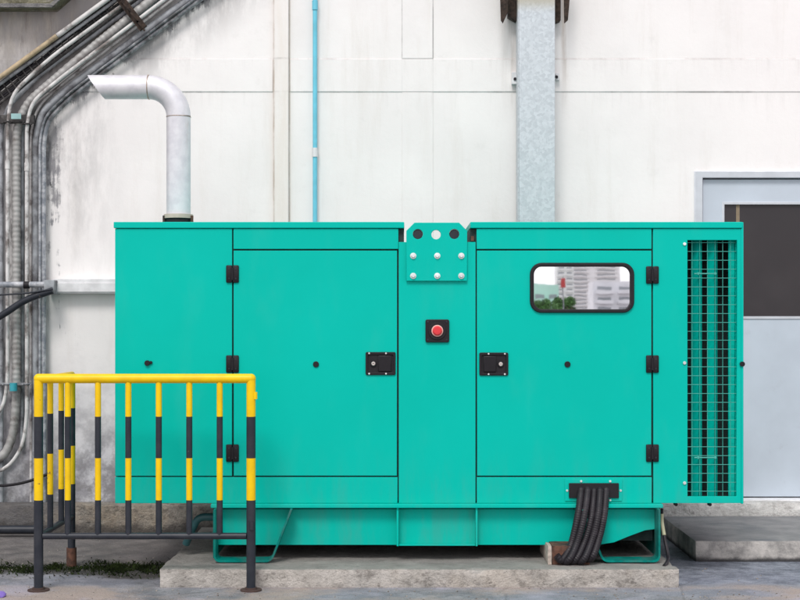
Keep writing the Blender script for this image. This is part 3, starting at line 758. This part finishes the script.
add_tube(tb, [(x0-.0,YB,zrT),(x1+.0,YB,zrT)], rP+.001, 18)
for xx in (x0, x1):   # rounded corner knuckle
    bmesh.ops.create_uvsphere(tb, u_segments=16, v_segments=10, radius=rP+.0012, matrix=Matrix.Translation((xx,YB,zrT)))
bm_obj('top_rail', tb, M['yellow'], B, 40)
tube('top_rail', M['yellow'], B, [(x0,YB+.02,zrT-.006),(x0,yfar+.012,zrT-.006)], .016)
tube('bottom_rail', M['charcoal'], B, [(x0+rP,YB,zlow),(x1-rP,YB,zlow)], .0165)
tube('bottom_rail', M['charcoal'], B, [(x0,YB+rP,zlow),(x0,yfar,zlow)], .0165)
for y in (-.09, .14): upright('bar', x0, y, rB, zrT, zlow)
p = upright('post', x0, yfar, rP-.002, zrT-.006, .012)
f = bmesh.new(); add_tube(f, [(x0,yfar,.0),(x0,yfar,.10)], .027, 16); bm_obj('rusty_sleeve', f, M['rust'], p, 40)
tube('hinge_pin', M['yellow'], B, [(X(255.5,YB),YB-.008,Z(399,YB)),(X(255.5,YB),YB-.008,Z(392,YB))], .010)
tube('hinge_pin', M['charcoal'], B, [(X(252,YB),YB-.020,Z(529,YB)),(X(252,YB),YB-.020,Z(521,YB))], .012)

# ------------------------------------------------------------------ galvanised duct
D = empty('duct', (X(537,1.45), 1.56, 1.0), 'square galvanised steel duct running down the white wall behind the generator', 'duct')
YG = 1.45
pbox('duct_body', M['galv'], D, 519, 555, -140, 470, YG, YG+.22, .004)
box('edge_seam', M['galv'], D, X(519,YG)-.006, X(519,YG)-.0005, YG+.01, YG+.03, Z(450,YG), Z(-120,YG))
def wedge(pts, nm='bracket', y0=1.50, y1=1.66):
    return shape(nm, M['rustdark'], D, [(X(a,1.5),Z(b,1.5)) for a, b in pts], [], y0, y1, .002)
wedge([(499,-40),(509,-40),(508,12),(503,23),(501,20)], y1=1.52); wedge([(509.5,-40),(518,-40),(518,17),(509.5,12)], y0=1.62, y1=1.69)
wedge([(556,-40),(563,-40),(563,16),(556,19)], y0=1.62, y1=1.69); wedge([(563.5,-40),(573,-40),(568,20),(564.5,23)], y1=1.52)
for px, py, s in ((515,78,1),(556.5,76,-1)):
    lg = pbox('wall_lug', M['trunk'], D, px-3.2 if s>0 else px-.5, px+3.2, py-6 if s>0 else py-3, py+6 if s>0 else py+4, 1.66, 1.698, .002)
    cyl_y('lug_bolt', M['black'], lg, X(px,1.66), Z(py+1,1.66), .010, 1.66, 1.652, 10)
# blue pipe
bp = empty('water_pipe', (X(315,1.66), 1.66, 1.0), 'thin sky blue pipe running straight down the white wall', 'pipe')
tube('pipe', M['bluepipe'], bp, [(X(315,1.665),1.665,Z(-140,1.665)),(X(315,1.665),1.665,.3)], .0145)
for py in (5, 152): 
    tube('pipe_joint', M['trunk'] if py > 100 else M['bluepipe'], bp, [(X(315,1.665),1.664,Z(py-4,1.665)),(X(315,1.665),1.664,Z(py+5,1.665))], .0185)
# pale trunking
tr = box('cable_trunking', M['trunk'], None, X(54,1.64), X(300,1.64), 1.62, 1.698, Z(293.5,1.64), Z(279,1.64), .003)
tag(tr, 'pale horizontal cable trunking running along the wall into the space behind the generator', 'trunking')
box('trunking_lid', M['trunk'], tr, X(54,1.64)+.001, X(300,1.64)-.001, 1.612, 1.6195, Z(292,1.64), Z(283,1.64), .002)

# ------------------------------------------------------------------ conduits on the left
def conduit(name, mat, pts, r, y, label, cat='conduit', rib=False, group='conduits climbing the wall at the left', rad=.16, step=.008, jn=None):
    pp = fillet([P(a, b, y) for a, b in pts], rad, 10)
    if rib:
        q = [pp[0]]
        for a, b in zip(pp, pp[1:]):
            n = max(1, int((b-a).length/step)); q += [a.lerp(b, (j+1)/n) for j in range(n)]
        bm = bmesh.new(); add_tube(bm, q, (lambda k: r*(1.0 if (k//2) % 2 else .92)), 12); o = bm_obj(name, bm, mat, None, 60)
    else: o = tube(name, mat, None, pp, r, 12)
    tag(o, label, cat, group)
    if jn:
        for a, b, c, d_ in jn: tube('coupling', mat, o, [P(a,b,y), P(c,d_,y)], r*1.3, 12)
    return o
u_ = (1.62+DIST)/F
conduit('conduit', M['whitepvc'], [(-25,428),(2,412),(7.5,385),(7.5,122),(12,94),(47,60),(124,4),(200,-50)], 1.9*u_, 1.60, 'slim white conduit, leftmost upright one, bending up and right above the clamp bar', jn=[(7.5,161,7.5,169)])
conduit('flexible_conduit', M['flex'], [(-30,462),(3,459),(13,437),(16.5,400),(16.5,130),(26,104),(76,61),(150,1),(210,-48)], 4.6*u_, 1.63, 'thick ribbed grey flexible conduit climbing between two slim white conduits', rib=True, rad=.12)
conduit('conduit', M['whitepvc'], [(-25,476),(6,470),(22,449),(26.8,420),(26.8,125),(32,102),(58,80),(168,-3),(230,-50)], 1.9*u_, 1.595, 'slim white conduit, second upright one, right of the ribbed flexible conduit', jn=[(26.8,163,26.8,171)])
conduit('conduit', M['greypvc'], [(35.8,505),(35.8,138),(42,112),(66,90),(194,-5),(250,-47)], 3.6*u_, 1.655, 'grimy grey conduit climbing just left of the outermost blue grey conduit')
conduit('conduit', M['bluegrey'], [(43.6,505),(43.6,140),(48,120),(72,96),(206,-5),(262,-47)], 2.6*u_, 1.64, 'blue grey steel conduit, rightmost upright one, with soot beside it')
conduit('conduit', M['bluegrey'], [(39.8,505),(39.8,139),(45,116),(69,93),(200,-5),(256,-47)], 1.3*u_, 1.62, 'thin dark conduit squeezed between the grimy grey and the outermost blue grey conduit')
conduit('conduit', M['greypvc'], [(1,505),(1,126),(10,104),(40,74),(136,4),(200,-43)], 2.6*u_, 1.655, 'dull grey conduit at the very left edge behind the slim white one')
conduit('conduit', M['greypvc'], [(21.8,448),(21.8,126),(30,104),(66,75),(160,0),(215,-44)], 2.0*u_, 1.668, 'narrow grey conduit in the shade right behind the ribbed flexible one')
conduit('conduit', M['whitepvc'], [(31,505),(31,130),(38,106),(62,84),(176,-3),(240,-51)], 1.5*u_, 1.672, 'narrow pale conduit close to the wall, right of the second slim white one')
yc = conduit('conduit', M['brass'], [(-60,121),(57,36)], 2.6*u_, 1.60, 'yellowed diagonal conduit under the ledge, pale at its upper end')
tube('pale_length', M['whitepvc'], yc, [P(57.2,35.8,1.60), P(160,-39,1.60)], 2.5*u_, 12)
conduit('conduit', M['greypvc'], [(-60,127),(50,48),(160,-32)], 1.8*u_, 1.63, 'thin grey diagonal conduit between the yellowed conduit and the sooty cable ladder')
# sooty cable ladder going up diagonally
L = empty('cable_ladder', P(50,60,1.66), 'sooty black cable ladder climbing diagonally across the top left corner', 'cable ladder')
dirv = (P(110,9,1.64)-P(0,93,1.64)).normalized(); nrm = Vector((-dirv.z,0,dirv.x))
a0 = P(0,93,1.64)-dirv*.5; a1 = P(110,9,1.64)+dirv*.6
for s in (-1, 1): tube('side_rail', M['darktray'], L, [a0+nrm*s*.050, a1+nrm*s*.050], .010, 8)
rg = (a1-a0).length; k = 0.0
while k < rg:
    c = a0+dirv*k; tube('rung', M['darktray'], L, [c-nrm*.05, c+nrm*.05], .006, 6); k += .05
for j, off in enumerate((-.034, -.018, 0, .019, .036)):
    wv = [a0+dirv*(rg*t/30)+nrm*(off+.004*math.sin(t*.9+j*2))+Vector((0,.012,0)) for t in range(31)]
    o = tube('ladder_cable', M['rubber'] if j != 2 else M['darktray'], L, wv, .0095, 8)
# strut clamps
def strut(a, b, y, w, mat, label, clamps, vertical=False):
    pa, pb2 = P(*a, y), P(*b, y); r = empty('clamp_bar', pa.lerp(pb2,.5), label, 'clamp bar', 'clamp bars holding the conduits')
    t = (pb2-pa).normalized(); n_ = Vector((-t.z,0,t.x))
    bm = bmesh.new()
    vs = [bm.verts.new(p+n_*s*w+Vector((0,dy,0))) for p in (pa,pb2) for s in (-1,1) for dy in (0,.03)]
    bmesh.ops.convex_hull(bm, input=vs); bm_obj('bar', bm, mat, r)
    for q, rr in clamps:
        c = P(*q, y)
        sb = bmesh.new(); path = [c+t*math.cos(R(a_))*rr+Vector((0,-math.sin(R(a_))*rr*.9,0)) for a_ in range(0,181,20)]
        path = [path[0]+Vector((0,.012,0))]+path+[path[-1]+Vector((0,.012,0))]
        add_tube(sb, path, .0055, 8); 
        for e in (-1,1): add_tube(sb, [c+t*e*(rr+.008)+Vector((0,.005,0)), c+t*e*(rr+.008)+Vector((0,-.014,0))], .007, 6)
        bm_obj('saddle', sb, mat, r, 50)
    return r
c1 = strut((-6,119),(34,119), 1.59, .026, M['darktray'], 'black clamp bar across the upright conduits just below their upper bend', [((7.5,122),.018),((17,122),.034),((27,124),.018)])
pbox('tag_plate', M['tealtag'], c1, 11, 21, 113.5, 119, 1.545, 1.551, .001)
c2 = strut((-4,384),(30,384), 1.60, .008, M['greypvc'], 'thin grey clamp bar across the upright conduits beside the barrier top', [((7.5,384),.018),((27,384),.018),((3,384),.010)])
tube('fitting', M['tealfit'], c2, [P(13.5,383,1.565), P(13.5,391,1.565)], .024, 12)
c3 = strut((112,-12),(143,28), 1.565, .026, M['rustdark'], 'rusty clamp bar crossing the diagonal conduits at the upper left', [((118,-3),.03),((127,8),.034),((134,17),.032),((141,26),.024)])
# horizontal conduits meeting the trunking
h = conduit('conduit', M['bluegrey'], [(-60,285),(48,284.5)], 3.0*u_, 1.55, 'horizontal grey conduit crossing the upright conduits to the trunking end', group='conduits entering the trunking')
tube('black_tape', M['rubber'], h, [P(24,285,1.55), P(29.5,285,1.55)], 3.6*u_, 12)
hb = pbox('end_box', M['greypvc'], h, 44, 54, 280, 294, 1.53, 1.69, .002)
conduit('conduit', M['charcoal'], [(-50,342),(0,317),(26,299),(53,290.5)], 3.4*u_, 1.52, 'dark grey conduit curving down to the left from the trunking end', rad=.2, group='conduits entering the trunking')
conduit('wire', M['charcoal'], [(-50,297),(0,295),(30,293),(53,289)], .9*u_, 1.50, 'thin dark wire running left from the trunking end', 'wire', group='conduits entering the trunking')
conduit('cable', M['rubber'], [(-40,484),(6,486),(28,482),(48,474)], 1.4*u_, 1.60, 'thin black cable sagging across the wall foot behind the barrier', 'cable', group='low cables at the wall foot')
pk = tube('floor_pipe', M['charcoal'], None, [(X(-60,1.40),1.40,.045), (X(37,1.40),1.40,.045)], .026, 12)
tag(pk, 'thick dark pipe lying on the ground at the foot of the plinth, left edge', 'pipe')

# ------------------------------------------------------------------ weeds and moss in the joint, grit, scrap
gb = bmesh.new(); rnd = random.Random(3)
clumps = [(rnd.uniform(-2.2,-1.05), rnd.gauss(.24,.07)) for _ in range(60)]
for i in range(2200):
    cx_, cy_ = rnd.choice(clumps); x, y = rnd.gauss(cx_,.018), rnd.gauss(cy_,.018); a = rnd.uniform(0,6.28)
    hgt = rnd.uniform(.006,.022); w = .0016; ln = rnd.uniform(.004,.022)
    p = Vector((x,y,.001)); wv = Vector((math.cos(a)*w,math.sin(a)*w,0)); dl_ = Vector((-math.sin(a)*ln,math.cos(a)*ln,0))
    v = [gb.verts.new(q) for q in (p-wv, p+wv, p+wv*.8+dl_*.4+Vector((0,0,hgt*.7)), p+dl_+Vector((0,0,hgt)), p-wv*.8+dl_*.4+Vector((0,0,hgt*.7)))]
    gb.faces.new(v)
for i in range(3600):
    x = rnd.uniform(-2.35, -1.02); t = rnd.random()
    dens = .35+.65*max(0, min(1, (x+1.9)/.5))
    if rnd.random() > dens: continue
    y = .26+rnd.gauss(0,.10)+.05*noise.noise(Vector((x*4,0,0)))
    if noise.noise(Vector((x*7,y*9,1))) < -.25: continue
    hgt = rnd.uniform(.004,.016)*(1.3 if rnd.random() < .06 else 1); w = rnd.uniform(.002,.0055)
    a = rnd.uniform(0,6.28); lx, ly = rnd.uniform(-.02,.02), rnd.uniform(-.02,.02)
    p = Vector((x,y,.001)); wv = Vector((math.cos(a)*w,math.sin(a)*w,0)); m_ = p+Vector((lx*.5,ly*.5,hgt*.7)); e = p+Vector((lx,ly,hgt))
    v = [gb.verts.new(q) for q in (p-wv, p+wv, m_+wv*.8, e, m_-wv*.8)]
    gb.faces.new(v)
gm = NT('dark_moss_green'); cg = gm.mix(gm.ramp(gm.noise(18, 5), .35, .65), (.008,.013,.005), (.030,.046,.013)); gm.out(cg, .9, 0, .1)
tag(bm_obj('weeds', gb, gm.m), 'low dark green weeds growing in the soil joint between barrier and slab', 'weeds', kind='stuff')
sb = bmesh.new()
for i in range(700):
    x = rnd.uniform(-2.4, 2.6); y = rnd.choice([rnd.uniform(-.75,-.26), rnd.uniform(-.6,1.4)])
    if X(155,-.24) < x < X(684,-.24) and y > -.25: continue
    if x > 1.6 and y > .48: continue
    if i < 220: x, y = rnd.uniform(-2.3,-1.2), rnd.gauss(.3,.13)
    s = rnd.uniform(.0015,.006)
    m_ = Matrix.Translation((x,y,s*.3)) @ Matrix.Rotation(rnd.uniform(0,6),4,'Z') @ Matrix.Diagonal((s*rnd.uniform(.8,1.6),s,s*.7,1))
    bmesh.ops.create_icosphere(sb, subdivisions=1, radius=1, matrix=m_)
tag(bm_obj('grit', sb, plain('grit', (.22,.20,.18), .9, var=.6, sc=80)), 'loose grit and small stones scattered on the concrete', 'grit', kind='stuff')
pbm = bmesh.new(); bmesh.ops.create_icosphere(pbm, subdivisions=3, radius=.038, matrix=Matrix.Translation(P(-3,597,-.48)+Vector((0,0,.0))))
for v in pbm.verts: v.co += v.normal*.012*noise.noise(v.co*40)
for v in pbm.verts: v.co.z = max(v.co.z*.8, .001)
tag(bm_obj('plastic_scrap', pbm, M['purple'], None, 80), 'crumpled purple plastic scrap on the ground at the lower left corner', 'litter')

# ------------------------------------------------------------------ the street side, seen mirrored in the generator's window
def tower(name, x, y, w, dpt, floors, fh, label, wallc):
    t = empty(name, (x,y,0), label, 'building', 'blocks mirrored in the generator window')
    wm = plain('tower_plaster', wallc, .8, var=.08, sc=.2); gm_ = plain('tower_glass', (.30,.32,.34), .2)
    box('wall', wm, t, x-w/2, x+w/2, y-dpt, y, 0, floors*fh+1)
    for cxn in (-.25, .25):
        wb = bmesh.new(); bb = bmesh.new()
        for f in range(floors):
            z0 = f*fh+1.0
            add_box(wb, x+w*cxn-w*.16, x+w*cxn+w*.16, y-.1, y+.08, z0, z0+fh*.5)
            add_box(bb, x+w*cxn-w*.2, x+w*cxn+w*.2, y+.081, y+1.6, z0-.5, z0-.2)
            add_box(bb, x+w*cxn-w*.2, x+w*cxn+w*.2, y+1.5, y+1.6, z0-.19, z0+.7)
        bm_obj('windows', wb, gm_, t); bm_obj('balconies', bb, wm, t)
def RX(px, yb): return (px-400)/F*(2*0+DIST+(-yb))    # mirrored direction for a plane mirror at y=0
tower('apartment_tower', RX(592,-1100), -1100, 44, 14, 22, 3.3, 'wide white apartment tower with balconies mirrored in the middle of the window', (.88,.86,.85))
tower('apartment_tower', RX(565,-900), -900, 11, 12, 11, 3.4, 'slim pale tower mirrored left of the wide apartment tower', (.86,.88,.85))
tower('apartment_block', RX(615,-420), -420, 13, 12, 4, 3.2, 'lower pale block mirrored beside the tall tower', (.80,.80,.82))
tower('workshop_building', RX(546,-160), -160, 3.1, 5, 2, 2.4, 'small greenish workshop mirrored at the left of the window', (.50,.78,.66))
def tree(x, y, hgt, cr, label, seed):
    r = random.Random(seed); t = empty('tree', (x,y,0), label, 'tree', 'trees mirrored in the generator window')
    bm = bmesh.new(); add_tube(bm, [(x,y,0),(x+.1,y,hgt*.4),(x,y+.1,hgt*.75)], lambda k: .22-.06*k, 8)
    for k in range(5):
        a = r.uniform(0,6.28); add_tube(bm, [(x,y,hgt*.4),(x+math.cos(a)*cr*.6,y+math.sin(a)*cr*.6,hgt*.75)], .07, 6)
    bm_obj('trunk', bm, plain('bark', (.12,.09,.07), .9), t)
    cbm = bmesh.new(); cl_ = [(r.uniform(-1,1)*cr*.7, r.uniform(-1,1)*cr*.7, hgt*.72+r.uniform(-1,1)*cr*.6) for _ in range(14)]
    for i in range(2200):
        c = r.choice(cl_); v = Vector((r.gauss(0,1),r.gauss(0,1),r.gauss(0,1))).normalized()*cr*.4*r.random()**.4
        p = Vector((x,y,0))+Vector(c)+v; s = .13*r.uniform(.6,1.3)
        a = Vector((r.uniform(-1,1),r.uniform(-1,1),r.uniform(-1,1))).normalized()*s; b = a.cross(Vector((r.uniform(-1,1),r.uniform(-1,1),r.uniform(-1,1)))).normalized()*s*.6
        cbm.faces.new([cbm.verts.new(q) for q in (p-a, p+b, p+a, p-b)])
    bm_obj('crown', cbm, plain('leaf', (.08,.19,.05), .7, var=.4, sc=1), t)
tree(RX(566,-90), -90, 3.1, .9, 'leafy green tree mirrored at the left of the window', 1)
tree(RX(541,-110), -110, 3.2, 1.0, 'lower bushy tree mirrored beside the workshop', 2)
sg = empty('street_sign', (RX(563,-70),-70,0), 'small red sign on a post mirrored in the window', 'sign')
tube('post', M['greypvc'], sg, [(RX(563,-70),-70,0),(RX(563,-70),-70,3.8)], .035, 8)
box('sign_plate', M['redsign'], sg, RX(563,-70)-.12, RX(563,-70)+.12, -69.9, -69.85, 3.25, 3.75, .02)
